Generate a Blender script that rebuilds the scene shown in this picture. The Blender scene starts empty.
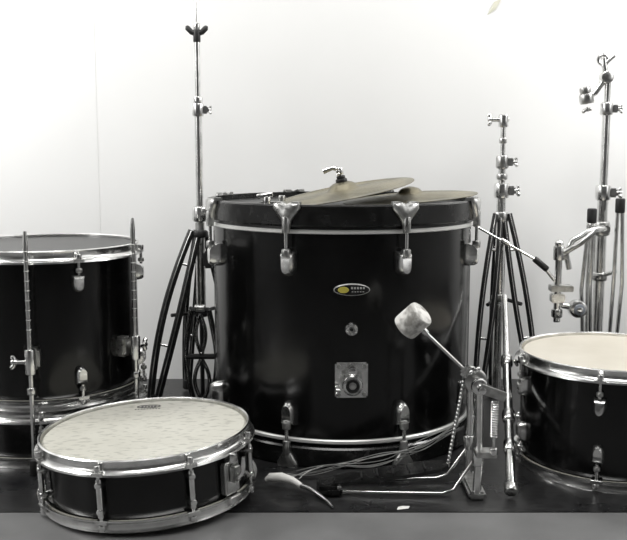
import bpy, bmesh, math, random
from mathutils import Vector, Matrix, Euler
random.seed(4)
rad = math.radians
V = Vector

# ------------------------------------------------------------------ materials
def new_mat(name, col, rough=0.5, metal=0.0, coat=0.0):
    m = bpy.data.materials.new(name); m.use_nodes = True
    b = m.node_tree.nodes['Principled BSDF']
    b.inputs['Base Color'].default_value = (*col, 1)
    b.inputs['Roughness'].default_value = rough
    b.inputs['Metallic'].default_value = metal
    b.inputs['Coat Weight'].default_value = coat
    return m, m.node_tree, b

def noise_col(nt, b, c1, c2, scale, lo=0.35, hi=0.65, detail=6, inp='Base Color', coord='Object', rough=None, bump=0):
    tc = nt.nodes.new('ShaderNodeTexCoord')
    n = nt.nodes.new('ShaderNodeTexNoise'); n.inputs['Scale'].default_value = scale
    n.inputs['Detail'].default_value = detail
    nt.links.new(tc.outputs[coord], n.inputs['Vector'])
    r = nt.nodes.new('ShaderNodeValToRGB')
    r.color_ramp.elements[0].position = lo; r.color_ramp.elements[1].position = hi
    r.color_ramp.elements[0].color = (*c1, 1); r.color_ramp.elements[1].color = (*c2, 1)
    nt.links.new(n.outputs['Fac'], r.inputs['Fac'])
    nt.links.new(r.outputs['Color'], b.inputs[inp])
    if rough:
        mr = nt.nodes.new('ShaderNodeMapRange')
        mr.inputs['To Min'].default_value = rough[0]; mr.inputs['To Max'].default_value = rough[1]
        nt.links.new(n.outputs['Fac'], mr.inputs['Value'])
        nt.links.new(mr.outputs['Result'], b.inputs['Roughness'])
    if bump:
        bp = nt.nodes.new('ShaderNodeBump'); bp.inputs['Strength'].default_value = bump
        bp.inputs['Distance'].default_value = 0.002
        nt.links.new(n.outputs['Fac'], bp.inputs['Height'])
        nt.links.new(bp.outputs['Normal'], b.inputs['Normal'])
    return n, r

def smudge(nt, b, scale, dark, lo, hi, stretch=(1,1,1)):
    src = b.inputs['Base Color'].links[0].from_socket
    tc = nt.nodes.new('ShaderNodeTexCoord'); mp = nt.nodes.new('ShaderNodeMapping')
    mp.inputs['Scale'].default_value = stretch; mp.inputs['Rotation'].default_value = (0,0,.5)
    nt.links.new(tc.outputs['Object'], mp.inputs['Vector'])
    n = nt.nodes.new('ShaderNodeTexNoise'); n.inputs['Scale'].default_value = scale; n.inputs['Detail'].default_value = 8
    nt.links.new(mp.outputs['Vector'], n.inputs['Vector'])
    r = nt.nodes.new('ShaderNodeValToRGB')
    r.color_ramp.elements[0].position = lo; r.color_ramp.elements[1].position = hi
    r.color_ramp.elements[0].color = (dark, dark, dark, 1); r.color_ramp.elements[1].color = (1,1,1,1)
    nt.links.new(n.outputs['Fac'], r.inputs['Fac'])
    mx = nt.nodes.new('ShaderNodeMix'); mx.data_type = 'RGBA'; mx.blend_type = 'MULTIPLY'
    mx.inputs[0].default_value = 1
    nt.links.new(src, mx.inputs[6]); nt.links.new(r.outputs['Color'], mx.inputs[7])
    nt.links.new(mx.outputs[2], b.inputs['Base Color'])

SHELL, nt, b = new_mat('black_lacquer_wrap', (.003,.003,.0035), .1)
noise_col(nt, b, (.002,.002,.002), (.004,.004,.004), 18, rough=(.12,.22))
b.inputs['Specular IOR Level'].default_value = .4
HOOPB, nt, b = new_mat('black_painted_hoop', (.005,.005,.006), .25)
noise_col(nt, b, (.003,.003,.003), (.012,.012,.012), 40, rough=(.15,.36))
CHROME, nt, b = new_mat('worn_chrome', (.8,.8,.8), .12, 1)
noise_col(nt, b, (.66,.66,.65), (.86,.86,.85), 45, rough=(.16,.30))
DCHR, nt, b = new_mat('dull_chrome', (.5,.5,.5), .25, 1)
noise_col(nt, b, (.40,.40,.39), (.66,.66,.65), 70, rough=(.22,.38))
STRIP, nt, b = new_mat('silver_band', (.8,.8,.78), .35, .3)
BLACK, nt, b = new_mat('black_rubber', (.008,.008,.008), .5)
noise_col(nt, b, (.005,.005,.005), (.014,.014,.014), 60)
HEADW, nt, b = new_mat('worn_coated_drumhead', (.6,.6,.56), .6)
noise_col(nt, b, (.50,.49,.43), (.60,.59,.53), 5, .3, .65, 10, bump=.1)
smudge(nt, b, 55, .72, .36, .46, (1, 2.5, 1))
HEADY, nt, b = new_mat('aged_drumhead', (.6,.55,.45), .4)
noise_col(nt, b, (.54,.50,.42), (.64,.60,.52), 7, .3, .65)
HEADB, nt, b = new_mat('black_drumhead', (.008,.008,.008), .35)
BRONZE, nt, b = new_mat('cymbal_bronze', (.3,.28,.2), .38, .8)
noise_col(nt, b, (.15,.14,.10), (.33,.30,.22), 14, .35, .7, rough=(.28,.45))
FELT, nt, b = new_mat('white_felt', (.7,.69,.66), .95)
noise_col(nt, b, (.30,.29,.27), (.80,.79,.76), 55, .38, .58, bump=.7)
CREAM, nt, b = new_mat('cream_plastic', (.8,.79,.76), .4)
YEL, nt, b = new_mat('badge_yellow', (.5,.44,.08), .4)
WHT, nt, b = new_mat('badge_silver', (.5,.5,.49), .35, .3)
INK, nt, b = new_mat('faded_print', (.10,.10,.10), .6)
CABLE, nt, b = new_mat('grey_wire', (.38,.38,.37), .35, .6)
TAPE, nt, b = new_mat('old_tape', (.66,.65,.54), .6)
INS, nt, b = new_mat('grey_nylon_insert', (.22,.24,.27), .3)

WALL, nt, b = new_mat('painted_wall', (.82,.82,.82), .6)
noise_col(nt, b, (.79,.79,.78), (.83,.83,.82), 2.2, .3, .7, 8, bump=.08)
WALL2, nt, b = new_mat('painted_side_wall', (.6,.6,.6), .7)
WALL3, nt, b = new_mat('grey_rear_wall', (.20,.20,.20), .8)
CEIL, nt, b = new_mat('ceiling_paint', (.6,.6,.6), .8)

FLOOR, nt, b = new_mat('dark_floor', (.03,.03,.03), .3)
noise_col(nt, b, (.010,.010,.011), (.034,.034,.034), 6, .3, .7, 10, rough=(.18,.4), bump=.05)
smudge(nt, b, 40, .5, .4, .5, (1, 3, 1))
FLOOR2, nt, b = new_mat('floor_edge_haze', (.2,.2,.2), .5)  # front floor: vignette whitening of the bottom edge painted in as lighter grey
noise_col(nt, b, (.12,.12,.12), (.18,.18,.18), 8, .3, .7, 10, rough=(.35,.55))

# ------------------------------------------------------------------ mesh builder
class Obj:
    def __init__(s, name):
        s.name = name; s.v = []; s.f = []; s.mi = []; s.mats = []; s.M = Matrix.Identity(4)
    def m(s, mat):
        if mat not in s.mats: s.mats.append(mat)
        return s.mats.index(mat)
    def add(s, vs, fs, mat, M=None):
        o = len(s.v); T = s.M @ M if M is not None else s.M
        s.v += [T @ V(p) for p in vs]
        i = s.m(mat)
        for f in fs:
            s.f.append([a + o for a in f]); s.mi.append(i)
    def lathe(s, prof, mat, M=None, seg=64, closed=False):
        vs = []; fs = []; n = len(prof)
        for i in range(seg):
            a = 2*math.pi*i/seg
            for (r, z) in prof: vs.append((r*math.cos(a), r*math.sin(a), z))
        for i in range(seg):
            j = (i+1) % seg
            for k in range(n if closed else n-1):
                l = (k+1) % n
                fs.append([i*n+k, j*n+k, j*n+l, i*n+l])
        s.add(vs, fs, mat, M)
    def tube(s, pts, r, mat, seg=10, closed=False, flat=None):
        pts = [V(p) for p in pts]; n = len(pts)
        rs = r if isinstance(r, (list, tuple)) else [r]*n
        vs = []; fs = []; up = None
        for i, p in enumerate(pts):
            if closed: t = pts[(i+1) % n] - pts[i-1]
            elif i == 0: t = pts[1]-p
            elif i == n-1: t = p-pts[i-1]
            else: t = pts[i+1]-pts[i-1]
            if t.length < 1e-9: t = V((0,0,1))
            t.normalize()
            if up is None:
                a = V((0,1,0)) if abs(t.y) < .8 else V((1,0,0))
                up = (a - t*a.dot(t)).normalized()
            else:
                up = (up - t*up.dot(t)).normalized()
            sd = t.cross(up)
            fu, fsd = flat if flat else (1, 1)
            for k in range(seg):
                a = 2*math.pi*k/seg
                vs.append(p + (up*math.cos(a)*fu + sd*math.sin(a)*fsd)*rs[i])
        R = n if closed else n-1
        for i in range(R):
            j = (i+1) % n
            for k in range(seg):
                l = (k+1) % seg
                fs.append([i*seg+k, i*seg+l, j*seg+l, j*seg+k])
        if not closed:
            fs.append(list(range(seg))[::-1]); fs.append([(n-1)*seg+k for k in range(seg)])
        s.add(vs, fs, mat)
    def cyl(s, a, b_, r, mat, r2=None, seg=16):
        s.tube([a, b_], [r, r if r2 is None else r2], mat, seg)
    def rcyl(s, a, b_, r, mat, bev=.15, seg=20):
        a = V(a); b_ = V(b_); d = b_-a; e = min(r*bev*2, d.length*.3); u = d.normalized()
        s.tube([a, a+u*e*.3, a+u*e, b_-u*e, b_-u*e*.3, b_], [r*(1-bev*1.6), r*(1-bev*.5), r, r, r*(1-bev*.5), r*(1-bev*1.6)], mat, seg)
    def box(s, c, size, mat, R=None, bev=.12):
        bm = bmesh.new(); bmesh.ops.create_cube(bm, size=1)
        for v in bm.verts: v.co = V((v.co.x*size[0], v.co.y*size[1], v.co.z*size[2]))
        bmesh.ops.bevel(bm, geom=list(bm.edges), offset=min(size)*bev, segments=2, affect='EDGES')
        bm.verts.index_update()
        M = Matrix.Translation(V(c)) @ (R.to_4x4() if R is not None else Matrix.Identity(4))
        s.add([v.co.copy() for v in bm.verts], [[v.index for v in f.verts] for f in bm.faces], mat, M)
        bm.free()
    def ell(s, c, rr, mat, R=None, seg=16, rings=10):
        if not isinstance(rr, (list, tuple)): rr = (rr, rr, rr)
        prof = [(max(1e-5, math.sin(math.pi*k/rings)), -math.cos(math.pi*k/rings)) for k in range(rings+1)]
        M = Matrix.Translation(V(c)) @ (R.to_4x4() if R is not None else Matrix.Identity(4)) @ Matrix.Diagonal((*rr, 1))
        s.lathe(prof, mat, M, seg)
    def loft(s, outline, layers, mat, M):
        n = len(outline); vs = []; fs = []
        cx = sum(p[0] for p in outline)/n; cz = sum(p[1] for p in outline)/n
        for (sc, d) in layers:
            for (x, z) in outline: vs.append((cx+(x-cx)*sc, -d, cz+(z-cz)*sc))
        for i in range(len(layers)-1):
            for k in range(n):
                l = (k+1) % n
                fs.append([i*n+k, i*n+l, (i+1)*n+l, (i+1)*n+k])
        fs.append(list(range(n))[::-1]); fs.append([(len(layers)-1)*n+k for k in range(n)])
        s.add(vs, fs, mat, M)
    def ring(s, c, R, r, mat, Mr=None, seg=32, sec=8):
        prof = [(R+r*math.cos(2*math.pi*k/sec), r*math.sin(2*math.pi*k/sec)) for k in range(sec)]
        M = Matrix.Translation(V(c)) @ (Mr.to_4x4() if Mr is not None else Matrix.Identity(4))
        s.lathe(prof, mat, M, seg, closed=True)
    def wing(s, c, mat, ax=(1,0,0), n=(0,0,1), size=.014):
        c = V(c); ax = V(ax).normalized(); n = V(n).normalized(); size *= .82
        s.rcyl(c-n*size*.5, c+n*size*.55, size*.5, mat)
        for sg in (-1, 1):
            s.tube([c+ax*sg*size*.15, c+ax*sg*size*.6+n*size*.15, c+ax*sg*size*.95+n*size*.4, c+ax*sg*size*1.05+n*size*.6],
                   [size*.36, size*.42, size*.42, size*.2], mat, 10)
    def build(s, origin=(0,0,0), sharp=38):
        o = V(origin)
        me = bpy.data.meshes.new(s.name)
        me.from_pydata([p-o for p in s.v], [], s.f)
        for m in s.mats: me.materials.append(m)
        me.polygons.foreach_set('material_index', s.mi)
        bm = bmesh.new(); bm.from_mesh(me)
        bmesh.ops.recalc_face_normals(bm, faces=bm.faces)
        for f in bm.faces: f.smooth = True
        bm.to_mesh(me); bm.free()
        me.set_sharp_from_angle(angle=rad(sharp))
        ob = bpy.data.objects.new(s.name, me); ob.location = o
        bpy.context.scene.collection.objects.link(ob)
        return ob

def polar(cx, cy, ang):
    return Matrix.Translation((cx, cy, 0)) @ Matrix.Rotation(ang, 4, 'Z')

def arch(w, h, n=10):
    pts = [(-w/2, 0), (-w/2, h*.45)]
    for k in range(1, n):
        a = math.pi - math.pi*k/n
        pts.append((w/2*math.cos(a), h*.45 + h*.55*math.sin(a)**.8))
    pts += [(w/2, h*.45), (w/2, 0)]
    return pts[::-1]

def lug(o, F, r, z, w, h, d, flip, mat=None):
    out = [(x, z + flip*zz) for (x, zz) in arch(w, h)]
    M = F @ Matrix.Translation((0, -r+.002, 0))
    o.loft(out, [(1, 0), (1, d*.35), (.86, d*.75), (.6, d)], mat or DCHR, M)

def flanged_hoop(o, F0, r, ztop, sgn, hh=.022):
    p = [(r+.001, ztop), (r+.0035, ztop+.0018*sgn), (r+.006, ztop), (r+.0045, ztop-.004*sgn), (r+.004, ztop-hh*.55*sgn),
         (r+.006, ztop-hh*.7*sgn), (r+.0125, ztop-hh*.86*sgn), (r+.0135, ztop-hh*sgn), (r+.006, ztop-hh*.9*sgn),
         (r+.001, ztop-hh*.72*sgn)]
    o.lathe(p, CHROME, F0, 96, closed=True)

def drum(name, cx, cy, z0, h, r, nl, a0, head, style='arch', tilt=None, lugw=.022, lugh=.036, extra=None, lug_in=.055):
    o = Obj(name)
    piv = V((cx, cy, z0))
    if tilt is not None:
        o.M = Matrix.Translation(piv) @ tilt.to_matrix().to_4x4() @ Matrix.Translation(-piv)
    F0 = Matrix.Translation((cx, cy, 0)); z1 = z0+h
    o.lathe([(r-.006, z0+.008), (r, z0+.01), (r, z1-.01), (r-.006, z1-.008)], SHELL, F0, 96)
    for zt, sg, mm in ((z1-.003, 1, head), (z0+.004, -1, HEADW)):
        o.lathe([(.0001, zt-.002*sg), (r*.5, zt-.002*sg), (r*.93, zt-.002*sg), (r*.975, zt-.001*sg), (r-.001, zt-.004*sg), (r+.003, zt-.016*sg)], mm, F0, 96)
    flanged_hoop(o, F0, r, z1, 1); flanged_hoop(o, F0, r, z0, -1)
    for k in range(nl):
        F = polar(cx, cy, rad(a0)+2*math.pi*k/nl)
        rr = r+.0105
        o.M0 = o.M; o.M = o.M @ F
        if style == 'arch':
            for zb, sg in ((z1-lug_in, -1), (z0+lug_in, 1)):
                o.M = o.M0
                lug(o, F, r, zb, lugw, lugh, .017, sg, CHROME)
                o.M = o.M0 @ F
                o.rcyl((0, -rr, zb-.004*sg), (0, -rr, zb-sg*.012), .0062, DCHR)
                ze = z1-.012 if sg < 0 else z0+.012
                o.cyl((0, -rr, zb), (0, -rr, ze), .0028, CHROME)
                o.rcyl((0, -rr, ze+.004*sg), (0, -rr, ze-.006*sg), .006, CHROME)
        else:
            o.cyl((0, -rr, z0+.012), (0, -rr, z1-.012), .0028, CHROME)
            o.rcyl((0, -rr, z0+.026), (0, -rr, z1-.026), .0048, CHROME)
            for zz in (z0+.036, z1-.036):
                o.rcyl((0, -r+.002, zz), (0, -rr-.005, zz), .0058, CHROME)
            for ze, sg in ((z1-.012, 1), (z0+.012, -1)):
                o.rcyl((0, -rr, ze-.003*sg), (0, -rr, ze+.008*sg), .0052, CHROME)
        for ze in (z1-.0185, z0+.0185):
            o.box((0, -r-.009, ze), (.02, .013, .005), CHROME)
        o.M = o.M0
    if extra: extra(o)
    return o.build(origin=(cx, cy, z0))

# ================================================================== ROOM
def slab(o, lo, hi, mat):
    x0,y0,z0 = lo; x1,y1,z1 = hi
    o.add([(x0,y0,z0),(x1,y0,z0),(x1,y1,z0),(x0,y1,z0),(x0,y0,z1),(x1,y0,z1),(x1,y1,z1),(x0,y1,z1)],
          [[0,3,2,1],[4,5,6,7],[0,1,5,4],[1,2,6,5],[2,3,7,6],[3,0,4,7]], mat)
def plane_box(name, lo, hi, mat):
    o = Obj(name); slab(o, lo, hi, mat)
    return o.build(origin=((lo[0]+hi[0])/2, (lo[1]+hi[1])/2, lo[2]))
WY = 2.32
fl = Obj('floor')
SE = 1.435
slab(fl, (-2.6, SE+.004, -.1), (2.6, WY+.1, 0), FLOOR)
slab(fl, (-2.6, -2.4, -.1), (2.6, SE, 0), FLOOR2)  # front part in the haze-lightened grey
slab(fl, (-2.6, SE, -.1), (2.6, SE+.004, -.004), BLACK)
fl.build()
plane_box('wall_back', (-2.6, WY, 0), (2.6, WY+.1, 2.6), WALL)
plane_box('wall_left', (-2.7, -2.4, 0), (-2.6, WY+.1, 2.6), WALL2)
plane_box('wall_right', (2.6, -2.4, 0), (2.7, WY+.1, 2.6), WALL2)
plane_box('wall_front', (-2.7, -2.5, 0), (2.7, -2.4, 2.6), WALL3)
plane_box('ceiling', (-2.7, -2.5, 2.6), (2.7, WY+.1, 2.7), CEIL)
plane_box('trim_1', (-.5535, WY-.0008, 0), (-.5505, WY, 2.6), WALL)
tp = Obj('masking_tape')
tp.add([(.435, WY-.001, .935), (.455, WY-.002, .948), (.47, WY-.004, .975), (.452, WY-.002, .967), (.447, WY-.005, .952)],
       [[0,1,4],[1,2,3,4],[0,4,3]], TAPE)
tp.build(origin=(.45, WY, .95))

# ================================================================== BASS DRUM
BX, BY, BR, BH = .0605, 1.925, .2735, .5
o = Obj('bass_drum'); F0 = Matrix.Translation((BX, BY, 0))
o.lathe([(BR-.006, .02), (BR, .024), (BR, BH-.024), (BR-.006, BH-.02)], SHELL, F0, 128)
o.lathe([(.0001, BH-.013), (BR*.9, BH-.013), (BR-.004, BH-.011), (BR+.002, BH-.016), (BR+.004, BH-.05)], HEADB, F0, 128)
o.lathe([(.0001, .013), (BR*.9, .013), (BR+.002, .016), (BR+.004, .04)], HEADB, F0, 128)
for zt, sg in ((BH, -1), (0, 1)):
    o.lathe([(BR+.001, zt), (BR+.009, zt), (BR+.012, zt+.003*sg), (BR+.012, zt+.037*sg), (BR+.009, zt+.04*sg), (BR+.001, zt+.04*sg)], HOOPB, F0, 128, closed=True)
    o.lathe([(BR, zt+.046*sg), (BR+.004, zt+.046*sg), (BR+.0055, zt+.0475*sg), (BR+.0055, zt+.0525*sg), (BR+.004, zt+.054*sg), (BR, zt+.054*sg)], STRIP, F0, 128, closed=True)
fan = [(-.026, 0), (-.027, -.010), (-.018, -.022), (-.009, -.034), (-.006, -.048), (.006, -.048), (.009, -.034), (.018, -.022), (.027, -.010), (.026, 0), (.010, .002), (0, -.002), (-.010, .002)]
for k in range(8):
    F = polar(BX, BY, rad(-22.5+45*k))
    for zt, sg in ((BH, 1), (0, -1)):
        out = [(x*(1 if sg > 0 else .8), zt+sg*(z+.003)) for (x, z) in fan]
        o.loft(out, [(1, 0), (1, .004), (.85, .009), (.6, .011)], DCHR, F @ Matrix.Translation((0, -BR-.0115, 0)))
        o.M = F
        zz = zt + (.0025 if sg > 0 else -.0025)
        if sg > 0:
            o.box((-.017, -BR-.008, zz), (.014, .018, .006), DCHR)
            o.box((.017, -BR-.008, zz), (.014, .018, .006), DCHR)
        else:
            o.box((0, -BR-.008, .0035), (.03, .018, .006), DCHR)
        rr = BR+.018
        zl = .088 if sg > 0 else .080
        o.rcyl((0, -rr, zt-sg*.022), (0, -rr, zt-sg*.052), .0075, DCHR)
        o.cyl((0, -rr, zt-sg*.05), (0, -rr, zt-sg*(zl+.01)), .0034, CHROME)
        o.M = Matrix.Identity(4)
        lug(o, F, BR, zt-sg*zl, .029, .046, .024, -sg, CHROME)
        o.M = F
        o.rcyl((0, -rr, zt-sg*(zl-.006)), (0, -rr, zt-sg*(zl+.008)), .0085, DCHR)
        o.M = Matrix.Identity(4)
F = polar(BX, BY, rad(2.2))
def disc_on(o, F, z, rx, rz, d, mat, x=0, n=32, r=BR):
    out = [(x+rx*math.cos(2*math.pi*k/n), z+rz*math.sin(2*math.pi*k/n)) for k in range(n)]
    o.loft(out, [(1, 0), (1, d*.7), (.9, d)], mat, F @ Matrix.Translation((0, -r-.0002, 0)))
disc_on(o, F, .343, .034, .0115, .0045, WHT)
disc_on(o, F, .343, .0325, .0102, .0055, HOOPB)
disc_on(o, F, .343, .011, .0062, .0065, YEL, x=-.016)
o.M = F
for i in range(5):
    o.box((.000+i*.0055, -BR-.0058, .3465), (.0036, .0012, .0038), WHT)
    o.box((.001+i*.005, -BR-.0058, .3395), (.003, .0012, .0014), WHT)
o.ring((0, -BR-.004, .268), .0085, .0038, CHROME, Matrix.Rotation(rad(90), 3, 'X'))
o.rcyl((0, -BR, .268), (0, -BR-.005, .268), .0075, DCHR)
o.rcyl((0, -BR, .268), (0, -BR-.007, .268), .0035, BLACK)
mz = .172
o.box((0, -BR-.003, mz), (.062, .010, .068), CHROME, bev=.3)
for sx in (-1, 1):
    for sz in (-1, 1):
        o.rcyl((sx*.024, -BR-.006, mz+sz*.027), (sx*.024, -BR-.011, mz+sz*.027), .0042, DCHR)
o.box((0, -BR-.012, mz+.001), (.036, .022, .044), DCHR, bev=.25)
o.rcyl((0, -BR-.014, mz+.021), (0, -BR-.030, mz+.021), .009, CHROME)
o.rcyl((0, -BR-.016, mz-.004), (0, -BR-.034, mz-.004), .0195, DCHR)
o.ring((0, -BR-.034, mz-.004), .0155, .0038, CHROME, Matrix.Rotation(rad(90), 3, 'X'))
o.rcyl((0, -BR-.030, mz-.004), (0, -BR-.0352, mz-.004), .0125, BLACK)
o.rcyl((0, -BR-.030, mz-.004), (0, -BR-.0375, mz-.004), .007, DCHR)
o.wing((-.026, -BR-.02, mz-.016), CHROME, ax=(0,.3,1), n=(-1,0,0), size=.010)
o.M = Matrix.Identity(4)
o.build(origin=(BX, BY, 0))

# ================================================================== FLOOR TOM + drum below
TX, TY, TR = -.546, 1.83, .180
def tom_legs(o):
    for (x, y, zt) in ((-.519, 1.612, .455), (-.350, 1.735, .47), (-.70, 1.97, .46)):
        d = (V((x, y, 0))-V((TX, TY, 0))).normalized()
        a = V((TX, TY, .2))+d*TR
        zb = .215
        o.box(a+d*.006+V((0,0,zb-.2)), (.026, .03, .04), DCHR, Matrix.Rotation(math.atan2(d.x, -d.y), 3, 'Z'), .2)
        p = V((x, y, 0))
        o.rcyl(p+V((0,0,zb-.024)), p+V((0,0,zb+.024)), .0095, CHROME)
        o.cyl(p+V((0,0,.012)), p+V((0,0,zt-.02)), .0042, CHROME)
        o.tube([p+V((0,0,zt-.04)), p+V((0,0,zt-.02)), p+V((0,0,zt))], [.0045,.005,.003], CHROME)
        for q in range(9):
            zq = zb+.06+q*.018
            if zq < zt-.03: o.ring(p+V((0,0,zq)), .0042, .0007, DCHR, seg=16, sec=6)
        o.rcyl(p+V((0,0,zb-.062)), p+V((0,0,zb-.048)), .008, CHROME)
        sd = V((-d.y, d.x, 0))
        if x < -.5: sd = -sd if sd.x > 0 else sd
        o.rcyl(p, p+V((0,0,.03)), .009, BLACK)
        o.cyl(p+V((0,0,zb)), p+V((0,0,zb))+sd*.026, .0042, CHROME)
        o.wing(p+V((0,0,zb))+sd*.028, CHROME, ax=(0,.25,1), n=sd, size=.013)
drum('floor_tom', TX, TY, .112, .301, TR, 6, 34, HEADB, extra=tom_legs, lug_in=.045, lugw=.024, lugh=.034)
drum('snare_drum', TX, TY, 0, .110, TR, 8, 10, HEADW, style='tube')

# ================================================================== SNARE (front)
SX, SY, SR = -.287, 1.517, .1755
SZ, SH = .0085, .115
def strainer(o):
    M0 = o.M
    zt = SZ+SH-.005
    c = V((SX-.02, SY+.140, zt+.0004))
    pts = [(c.x+.022*math.cos(2*math.pi*k/24), c.y+.009*math.sin(2*math.pi*k/24), c.z) for k in range(24)]
    o.tube(pts, .0009, INK, 6, closed=True)
    for i in range(5): o.box((c.x-.012+i*.006, c.y, c.z), (.004, .007, .0006), INK)
    for i in range(9): o.box((c.x-.022+i*.0055, c.y-.016, c.z), (.0035, .003, .0006), INK)
    F = polar(SX, SY, rad(57))
    o.M = M0 @ F
    o.box((0, -SR-.006, .062), (.036, .014, .055), CHROME, bev=.2)
    o.box((0, -SR-.018, .07), (.018, .014, .03), DCHR, bev=.25)
    o.tube([(0, -SR-.022, .062), (0, -SR-.034, .075), (0, -SR-.037, .10)], [.004,.004,.003], CHROME)
    o.rcyl((0, -SR-.014, .088), (0, -SR-.014, .104), .008, CHROME)
    o.box((0, -SR-.012, .026), (.03, .012, .012), CHROME)
    for i in range(6):
        o.cyl((-.012+i*.005, -SR-.010, .03), (-.012+i*.005, -SR+.02, .004), .0008, DCHR, seg=6)
    o.M = M0
drum('snare_drum', SX, SY, SZ, SH, SR, 8, -13, HEADW, style='tube', tilt=Euler((0, rad(-2.6), 0)), extra=strainer)

# ================================================================== SMALL TOM (right)
drum('tom_drum', .572, 1.69, 0, .219, .168, 6, -24, HEADY, lugw=.022, lugh=.034, lug_in=.05)

# ================================================================== STANDS
def clamp(o, p, r, side=(1,0,0), mat=None, wing=True, h=.03):
    p = V(p); s = V(side).normalized()
    o.rcyl(p-V((0,0,h/2)), p+V((0,0,h/2)), r*1.45, mat or CHROME)
    o.box(p+s*r*1.7, (r*1.6, r*1.5, h*.6), mat or CHROME, bev=.2)
    if wing: o.wing(p+s*r*2.8, mat or CHROME, ax=(0,.3,1), n=s, size=r*1.1)

def leg_pair(o, top, mid, foot, gap, mat, edge, w=.007):
    top = V(top); foot = V(foot); mid = V(mid)
    d = (foot-top).normalized(); sd = V((0,1,0)).cross(d)
    if sd.length < .1: sd = V((1,0,0))
    sd.normalize()
    K = 14
    for sg in (-1, 1):
        pts = []
        for k in range(K+1):
            t = k/K
            base = top*(1-t)**2 + (mid*2-(top+foot)*.5)*2*t*(1-t) + foot*t*t
            pts.append(base + sd*sg*gap*(.55+.65*math.sin(math.pi*t)))
        o.tube(pts, w*.55, mat, 10, flat=(.7, 1))
        o.tube([p+V((0,-w*.42,0)) for p in pts], .0013, edge, 6)
    for t in (.33, .66):
        c = top.lerp(mid, t*1.2) if t < .5 else mid.lerp(foot, .35)
        o.rcyl(c+sd*gap*-1.2, c+sd*gap*1.2, .0035, CHROME)
    o.rcyl(foot-d*.016, foot+d*.010, .0115, BLACK)

# ---- hi-hat stand at left
AX, AY = -.268, 2.12
o = Obj('hi_hat_stand')
P = lambda z, dx=0, dy=0: V((AX+dx, AY+dy, z))
o.cyl(P(.60), P(1.03), .0026, CHROME)
o.cyl(P(.68), P(.885), .0065, CHROME)
o.cyl(P(.42), P(.70), .0088, CHROME)
o.cyl(P(.22), P(.43), .0112, DCHR)
o.rcyl(P(.845), P(.874), .0085, BLACK); o.rcyl(P(.872), P(.888), .007, DCHR)
for sg in (-1, 1):
    o.tube([P(.864), P(.868, sg*.012), P(.877, sg*.021), P(.882, sg*.023)], [.006,.0065,.0065,.003], BLACK)
clamp(o, P(.692), .0095, (1,.0,0)); o.rcyl(P(.705), P(.722), .011, CHROME)
clamp(o, P(.45), .0125, (1,0,0), CHROME, h=.036)
o.rcyl(P(.395), P(.412), .019, BLACK); o.rcyl(P(.205), P(.225), .017, BLACK)
o.box(P(.345, .022, -.02), (.026, .03, .04), BLACK, bev=.2)
for foot, mid, gp in (((-.376, 2.06, .014), (-.334, 2.08, .215), .015), ((-.318, 2.21, .014), (-.302, 2.18, .215), .009)):
    tp_ = V((AX, AY, .41)) + (V((foot[0], foot[1], .41))-V((AX, AY, .41)))*.10
    leg_pair(o, tp_, mid, foot, gp, BLACK, DCHR, .016 if gp > .01 else .012)
    o.tube([P(.215), V(mid)], [.0045, .0045], BLACK, 8)
# third leg, hidden behind the bass drum rim
leg_pair(o, P(.40, .01, .01), (-.225, 2.225, .215), (-.20, 2.25, .014), .006, BLACK, BLACK, .009)
o.tube([P(.215), V((-.225, 2.225, .215))], .0045, BLACK, 8)
# folded footboard : open cast frame standing in front of the tube
fx, fy, fz0, fz1 = -.257, 2.03, .012, .24
def lean(z): return fy - .02*((z-fz0)/(fz1-fz0))
def fb(pts, r, mat, off=0, flat=None): o.tube([(fx+a, lean(z)-off, z) for (a, z) in pts], r, mat, 8, flat=flat)
N = 28
def wid(u): return .014+.022*math.sin(math.pi*min(1, max(0, .15+.78*(1-u))))**1.1*(1 if u < .5 else (1-.35*(u-.5)*2))
for sg in (-1, 1):
    side = [(sg*wid(k/N), fz0+(fz1-fz0)*k/N) for k in range(N+1)]
    fb(side, .0062, BLACK); fb([(a, z) for a, z in side], .0024, CHROME, .0052)
    loop = [(sg*.017*math.sin(math.pi*k/N), fz0+(fz1-fz0)*(.04+.46*k/N)) for k in range(N+1)]
    fb(loop, .0045, BLACK); fb(loop, .0019, CHROME, .0040)
    loop = [(sg*.011*math.sin(math.pi*k/N), fz0+(fz1-fz0)*(.54+.42*k/N)) for k in range(N+1)]
    fb(loop, .0042, BLACK); fb(loop, .0019, CHROME, .0038)
for u in (0, .52, 1): fb([(-wid(u), fz0+(fz1-fz0)*u), (wid(u), fz0+(fz1-fz0)*u)], .0065, BLACK)
o.rcyl((fx-.012, fy-.02, fz1+.004), (fx+.012, fy-.02, fz1+.004), .009, DCHR)
o.box((fx, fy+.025, .008), (.06, .09, .012), BLACK)
o.cyl(P(.0), P(.22), .0052, BLACK)
o.build(origin=(AX, AY, 0))

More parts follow.
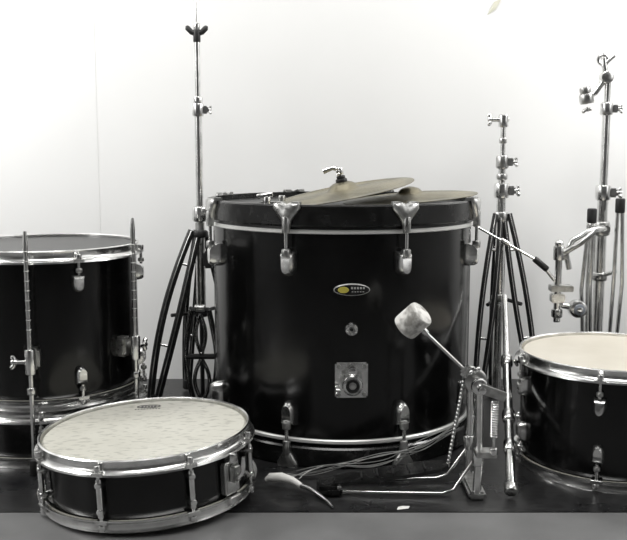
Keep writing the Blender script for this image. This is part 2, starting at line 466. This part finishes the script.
# ---- cymbal stand right of the bass drum
CX, CY = .444, 2.13
o = Obj('cymbal_stand')
P = lambda z, dx=0, dy=0: V((CX+dx, CY+dy, z))
o.cyl(P(.50), P(.655), .0065, CHROME); o.cyl(P(.36), P(.575), .0088, CHROME); o.cyl(P(.012), P(.50), .0112, CHROME)
o.rcyl(P(.652), P(.682), .012, CHROME)
o.cyl(P(.670, -.028), P(.670, .012), .0055, CHROME)
o.wing(P(.670, -.03), CHROME, ax=(0,.2,1), n=(-1,0,0), size=.015)
o.rcyl(P(.615), P(.628), .009, DCHR)
clamp(o, P(.572), .0105, (.9,-.3,0), DCHR); o.rcyl(P(.555), P(.57), .014, CHROME)
clamp(o, P(.505), .0125, (1,-.2,0), CHROME, h=.036)
o.rcyl(P(.53), P(.545), .013, DCHR)
o.rcyl(P(.43), P(.455), .018, DCHR); o.rcyl(P(.24), P(.258), .017, DCHR)
for foot, mid, gp in (((.385, 2.06, .014), (.408, 2.08, .24), .012), ((.525, 2.07, .014), (.490, 2.09, .24), .012), ((.46, 2.25, .014), (.456, 2.21, .24), .009)):
    tp_ = V((CX, CY, .45)) + (V((foot[0], foot[1], .45))-V((CX, CY, .45)))*.14
    leg_pair(o, tp_, mid, foot, gp, BLACK, CHROME, .012)
    o.tube([P(.25), V(mid)], [.0045, .0045], BLACK, 8)
o.build(origin=(CX, CY, 0))

# ---- stand at far right, legs folded upward
DX, DY = .684, 2.13
o = Obj('cymbal_stand')
P = lambda z, dx=0, dy=0: V((DX+dx, DY+dy, z))
o.cyl(P(.0), P(.50), .0125, CHROME); o.cyl(P(.44), P(.705), .0095, CHROME)
clamp(o, P(.50), .0125, (1,-.2,0), CHROME, h=.036)
clamp(o, P(.695), .0105, (1,-.2,0), CHROME)
o.cyl(P(.69), P(.775), .0075, CHROME)
o.rcyl(P(.767, -.004, -.012), P(.767, -.004, .012), .015, CHROME)
o.tube([P(.767, -.004), P(.795, -.010), P(.812, -.012)], [.007,.007,.006], CHROME)
o.ring(P(.808, -.014), .0105, .0052, CHROME, Matrix.Rotation(rad(90), 3, 'X'))
o.tube([P(.792, -.014), P(.807, .0), P(.816, .012)], [.006,.006,.005], CHROME)
o.tube([P(.760, -.01), P(.733, -.028), P(.718, -.042)], [.007,.007,.006], CHROME)
o.rcyl(P(.706, -.046), P(.730, -.050), .017, DCHR)
o.rcyl(P(.728, -.050), P(.745, -.054), .013, DCHR); o.wing(P(.694, -.046), DCHR, ax=(1,0,.3), n=(0,0,-1), size=.012)
for (fx_, fy_, ft) in ((-.040, -.05, .452), (.026, -.045, .475), (.0, .07, .44)):
    a = P(.10, fx_*.9, fy_*.8); bb = P(ft, fx_, fy_)
    for sg in (-1, 1):
        o.tube([a+V((sg*.008,0,0)), (a+bb)/2+V((sg*.010+fx_*.2,0,0)), bb+V((sg*.005,0,0))], .0048, CHROME, 8)
    o.rcyl(bb-V((0,0,.020)), bb+V((0,0,.014)), .011, BLACK)
    o.tube([P(.30), (a+bb)/2+V((0,0,.03))], .0045, DCHR, 8)
    o.tube([P(.10), a], .006, DCHR, 8)
o.rcyl(P(.29), P(.31), .018, DCHR); o.rcyl(P(.09), P(.112), .018, DCHR)
arm = [P(.415, 0, -.02), P(.425, -.03, -.10), V((.612, 2.0, .42)), V((.578, 2.0, .40)), V((.565, 2.0, .37)), V((.573, 2.0, .335))]
o.tube(arm, .0065, CHROME, 12)
clamp(o, P(.415), .0135, (0,-1,0), DCHR, wing=False, h=.034)
o.rcyl((.549, 2.0, .355), (.549, 2.0, .388), .0125, CHROME)
o.cyl((.549, 2.0, .215), (.549, 2.0, .39), .0078, CHROME)
o.ell((.549, 2.0, .392), .010, CHROME)
o.tube([(.549, 2.0, .365), (.59, 1.98, .395), (.622, 1.99, .42)], .006, DCHR)
o.box((.556, 2.0, .292), (.05, .03, .014), DCHR); o.box((.549, 2.0, .27), (.03, .026, .02), CHROME)
o.rcyl((.549, 2.0, .225), (.549, 2.0, .245), .0125, CHROME)
o.rcyl((.592, 1.975, .247), (.592, 2.005, .247), .020, CHROME)
o.rcyl((.592, 1.970, .247), (.592, 1.978, .247), .0125, INS)
o.rcyl((.592, 1.966, .247), (.592, 1.974, .247), .007, CHROME)
o.cyl((.549, 2.0, .255), (.592, 2.0, .247), .007, CHROME)
o.cyl((.352, 2.0, .437), (.505, 2.0, .352), .0028, CHROME)
o.rcyl((.494, 2.0, .359), (.524, 2.0, .334), .0072, BLACK); o.rcyl((.418,2.0,.401),(.436,2.0,.391),.006,CHROME)
o.cyl((.518, 2.0, .338), (.549, 2.0, .30), .004, CHROME)
o.build(origin=(DX, DY, 0))

# ---- chrome tube leaning forward from the middle stand
o = Obj('chrome_stand_tube')
a = V((.342, 1.492, .012)); bb = V((.408, 1.90, .29))
L = lambda t: a.lerp(bb, t)
o.cyl(L(0), L(.62), .0085, CHROME); o.cyl(L(.5), L(1), .0062, CHROME)
o.rcyl(L(0), L(.035), .0125, DCHR)
u = (bb-a).normalized()
for t, r_ in ((.20, .0115), (.34, .0125), (.62, .012)):
    o.rcyl(L(t)-u*.012, L(t)+u*.012, r_, CHROME)
    o.wing(L(t)+V((.018, 0, 0)), CHROME, ax=(0,.3,1), n=(1,0,0), size=.010)
o.build(origin=(.342, 1.492, 0))

# ================================================================== BASS PEDAL
o = Obj('bass_drum_pedal')
HX, HY, HZ = .283, 1.54, .200
for y in (HY-.045, HY+.045):
    o.tube([(HX, y, .012), (HX+.002, y, .10), (HX, y, HZ)], [.008,.0065,.0075], CHROME, 12)
    o.rcyl((HX, y, .06), (HX, y, .085), .010, CHROME)
    o.rcyl((HX, y-.008, HZ), (HX, y+.008, HZ), .0145, CHROME)
o.rcyl((HX, HY-.075, HZ), (HX, HY+.05, HZ), .0065, CHROME)
o.rcyl((HX, HY-.012, HZ), (HX, HY+.012, HZ), .021, DCHR)
o.box((HX-.012, HY, HZ+.012), (.03, .022, .022), CHROME, Matrix.Rotation(rad(45), 3, 'Y'), .2)
o.wing((HX-.005, HY-.02, HZ+.022), CHROME, ax=(1,0,.5), n=(0,-1,0), size=.011)
o.box((HX+.018, HY-.07, HZ-.004), (.046, .008, .016), DCHR, Matrix.Rotation(rad(20), 3, 'Y'))
sx_ = HX+.022
sp = []
for k in range(140):
    a_ = k*2*math.pi/10; sp.append((sx_+.006*math.cos(a_), HY-.07+.006*math.sin(a_), HZ-.02-.06*k/139))
o.tube(sp, .0013, CHROME, 6)
o.cyl((sx_, HY-.07, HZ-.075), (sx_, HY-.07, HZ-.115), .003, CHROME)
o.rcyl((sx_, HY-.07, HZ-.112), (sx_, HY-.07, HZ-.10), .007, CHROME)
o.box((HX+.010, HY-.06, HZ-.112), (.035, .03, .010), DCHR)
bx = V((.176, HY, .303)); hb = V((HX-.010, HY, HZ+.010)); ud = (bx-hb).normalized()
o.cyl(hb-ud*.03, bx-ud*.01, .0032, CHROME)
ax_ = V((ud.z, -.35, -ud.x)).normalized()
o.rcyl(bx+ud*.004-ax_*.023, bx+ud*.004+ax_*.023, .0245, FELT, .10, 28)
o.rcyl(bx-ud*.03, bx-ud*.016, .006, CHROME)
o.rcyl(bx+ud*.004-ax_*.0245, bx+ud*.004-ax_*.019, .017, CREAM)
toe = V((HX-.045, HY-.004, .047)); hl = V((.035, HY-.012, .020))
ch0 = V((HX-.02, HY, HZ-.004)); 
for k in range(22):
    t = k/21; p = ch0.lerp(toe, t)
    o.ell(p, (.0035, .005, .0048), DCHR, None, 8, 6)
dd = (toe-hl).normalized()
outl = [(-.0, -.020), (.05, -.026), (.15, -.030), (.19, -.022), (.205, -.008), (.205, .008), (.19, .022), (.15, .030), (.05, .026), (0, .020)]
vs = []; n = len(outl)
for h_ in (-.003, .003):
    for (x, y) in outl: vs.append(hl + dd*x + V((0, y, 0)) + V((0, 0, h_)))
fs = [[k, (k+1) % n, n+(k+1) % n, n+k] for k in range(n)] + [list(range(n))[::-1], list(range(n, 2*n))]
o.add(vs, fs, HOOPB)
for t in range(5):
    c = hl+dd*(.05+.028*t)+V((0,0,.004)); o.cyl(c+V((0,-.018,0)), c+V((0,.018,0)), .0018, BLACK, seg=8)
o.box((.028, HY-.012, .010), (.045, .06, .016), HOOPB, bev=.3)
o.rcyl((.045, HY-.042, .018), (.045, HY+.018, .018), .004, CHROME)
o.tube([(.015, HY-.025, .007), (.12, HY-.03, .006), (.225, HY-.035, .006), (.245, HY-.036, .014), (HX-.004, HY-.045, .075)], .003, CHROME, 10)
o.tube([(.015, HY+.02, .007), (.12, HY+.03, .006), (.225, HY+.04, .006), (.245, HY+.042, .012), (HX-.004, HY+.045, .06)], .003, CHROME, 10)
o.box((HX, HY, .008), (.03, .11, .014), DCHR, bev=.3)
o.build(origin=(HX, HY, 0))

# ================================================================== CYMBALS on top of the bass drum
def cymbal(name, c, R_, E, thick=.0012, bell=.026, bh=.013, extra=None, bow=.020):
    o = Obj(name); o.M = Matrix.Translation(V(c)) @ E.to_matrix().to_4x4()
    pr = []
    n = 26
    for k in range(n+1):
        u = k/n; r = .004+(R_-.004)*u
        z = bow*(1-(r/R_)**1.6)*R_/.14
        if r < bell: z += bh*math.sqrt(max(0, 1-(r/bell)**2))
        pr.append((r, z))
    prof = pr+[(r, z-thick) for (r, z) in pr[::-1]]
    o.lathe(prof, BRONZE, None, 96, closed=True)
    for q in range(6, 24, 2):
        r, z = pr[q]
        o.ring((0, 0, z), r, .0004, BRONZE, seg=96, sec=4)
    if extra: extra(o, pr[0][1])
    return o.build(origin=c)
def clutch(o, z):
    o.rcyl((0,0,z-.004), (0,0,z+.006), .012, BLACK)
    o.rcyl((0,0,z+.005), (0,0,z+.012), .009, BLACK)
    o.cyl((0,0,z), (0,0,z+.028), .0036, CHROME)
    o.rcyl((0,0,z+.014), (0,0,z+.028), .0075, CHROME)
    o.tube([(0,0,z+.025), (-.014,-.003,z+.031), (-.034,-.004,z+.027)], [.0052,.005,.006], CHROME)
    o.wing((-.004, -.008, z+.022), CHROME, ax=(0,0,1), n=(-.3,-1,0), size=.009)
cymbal('cymbal', (.205, 1.915, .500), .142, Euler((rad(1), rad(-4.5), 0)), bow=.010)
cymbal('cymbal', (.062, 1.87, .514), .148, Euler((rad(3.2), rad(-10.5), 0)), extra=clutch, bow=.006, bell=.032, bh=.016)
o = Obj('cymbal_wing_nut')
o.M = Matrix.Translation((-.095, 1.83, .4875))
o.rcyl((0,0,0), (0,0,.018), .008, CHROME); o.rcyl((-.02,0,.018), (.012,0,.024), .0055, CHROME); o.rcyl((.03,.02,0),(.03,.02,.02),.007,DCHR)
o.box((.012, .01, .004), (.05, .02, .008), DCHR)
o.build(origin=(-.095, 1.83, .4875))

# ================================================================== wires in front of the bass drum
o = Obj('snare_wire_bundle')
for i in range(7):
    j = random.uniform
    e = (.270+j(-.006,.006), 1.612, .088+i*.003)
    mid1 = (.20+j(-.01,.01), 1.60, .058+j(-.012,.012)); mid2 = (.12+j(-.01,.01), 1.595, .032+j(-.012,.014)); mid3 = (.03+j(-.03,.03), 1.59, .016+j(-.008,.012)); s_ = (-.04+j(-.02,.03), 1.575+j(-.03,.03), .004+j(0,.010))
    P4 = [V(s_), V(mid3), V(mid2), V(mid1), V(e)]
    pts = []
    for k in range(len(P4)-1):
        p0 = P4[max(0,k-1)]; p1 = P4[k]; p2 = P4[k+1]; p3 = P4[min(len(P4)-1,k+2)]
        for q in range(8):
            t = q/8
            pts.append(.5*((2*p1)+(p2-p0)*t+(2*p0-5*p1+4*p2-p3)*t*t+(3*p1-p0-3*p2+p3)*t**3))
    pts.append(P4[-1])
    o.tube(pts, .0008, CABLE, 6)
o.build(origin=(.1, 1.59, 0))

o = Obj('drum_key_tool')
o.tube([(-.085, 1.555, .012), (-.077, 1.55, .018), (-.057, 1.54, .022), (-.037, 1.53, .020), (-.022, 1.52, .014)], [.004,.008,.0085,.0065,.005], CREAM, 14)
o.tube([(-.025, 1.522, .015), (-.005, 1.51, .012), (.014, 1.49, .006), (.026, 1.47, .004), (.032, 1.45, .004)], [.0045,.004,.0035,.003,.002], DCHR, 10)
o.build(origin=(-.05, 1.52, 0))
o = Obj('paper_scrap')
o.add([(.140,1.445,.001),(.160,1.449,.0015),(.163,1.456,.003),(.15,1.459,.002),(.143,1.453,.003)], [[0,1,4],[1,2,3,4]], CREAM)
o.build(origin=(.15,1.45,0))

# ================================================================== LIGHTS
def area(name, loc, tgt, size, power, col=(1,1,1), sy=None):
    l = bpy.data.lights.new(name, 'AREA'); l.energy = power; l.color = col
    l.shape = 'RECTANGLE'; l.size = size; l.size_y = sy or size
    ob = bpy.data.objects.new(name, l); ob.location = loc
    ob.rotation_euler = (V(tgt)-V(loc)).to_track_quat('-Z', 'Y').to_euler()
    bpy.context.scene.collection.objects.link(ob)
WC = (1,.995,.98)
area('ceiling_light', (0, .7, 2.5), (0, .9, 0), 1.6, 36, WC, sy=.6)
area('edge_fill_left', (-1.35, 1.75, 1.35), (-1.0, 2.32, .6), .4, 15, WC)  # added unseen lamp, brightens the wall towards its left edge
area('edge_fill_right', (1.35, 1.75, 1.35), (1.0, 2.32, .6), .4, 15, WC)  # added unseen lamp, same brightening for the right edge
area('edge_fill_top', (0, 1.9, 1.6), (0, 2.32, 1.0), 2.0, 4.5, WC, sy=.12)  # added unseen strip lamp, lightens the top of the wall
area('added_fill_left', (-2.5, .6, 1.2), (-.2, 1.7, .2), 1.1, 16, WC, sy=1.4)  # added fill, no window known; highlights and haze on glossy left sides
area('added_fill_right', (2.5, .6, 1.2), (.2, 1.7, .2), 1.1, 8, WC, sy=1.4)  # weaker added fill opposite, no window known; highlights on right sides
w = bpy.data.worlds.new('world'); bpy.context.scene.world = w; w.use_nodes = True
w.node_tree.nodes['Background'].inputs[0].default_value = (.6,.6,.6,1)
w.node_tree.nodes['Background'].inputs[1].default_value = .3

# ================================================================== CAMERA
cam = bpy.data.cameras.new('camera'); cam.sensor_width = 36; cam.lens = 36*900/627
co = bpy.data.objects.new('camera', cam); co.location = (0, 0, .6)
co.rotation_euler = (rad(90-7.6), 0, 0)
cam.clip_start = .05
bpy.context.scene.collection.objects.link(co); bpy.context.scene.camera = co
bpy.context.scene.view_settings.view_transform = 'Standard'
bpy.context.scene.view_settings.look = 'None'
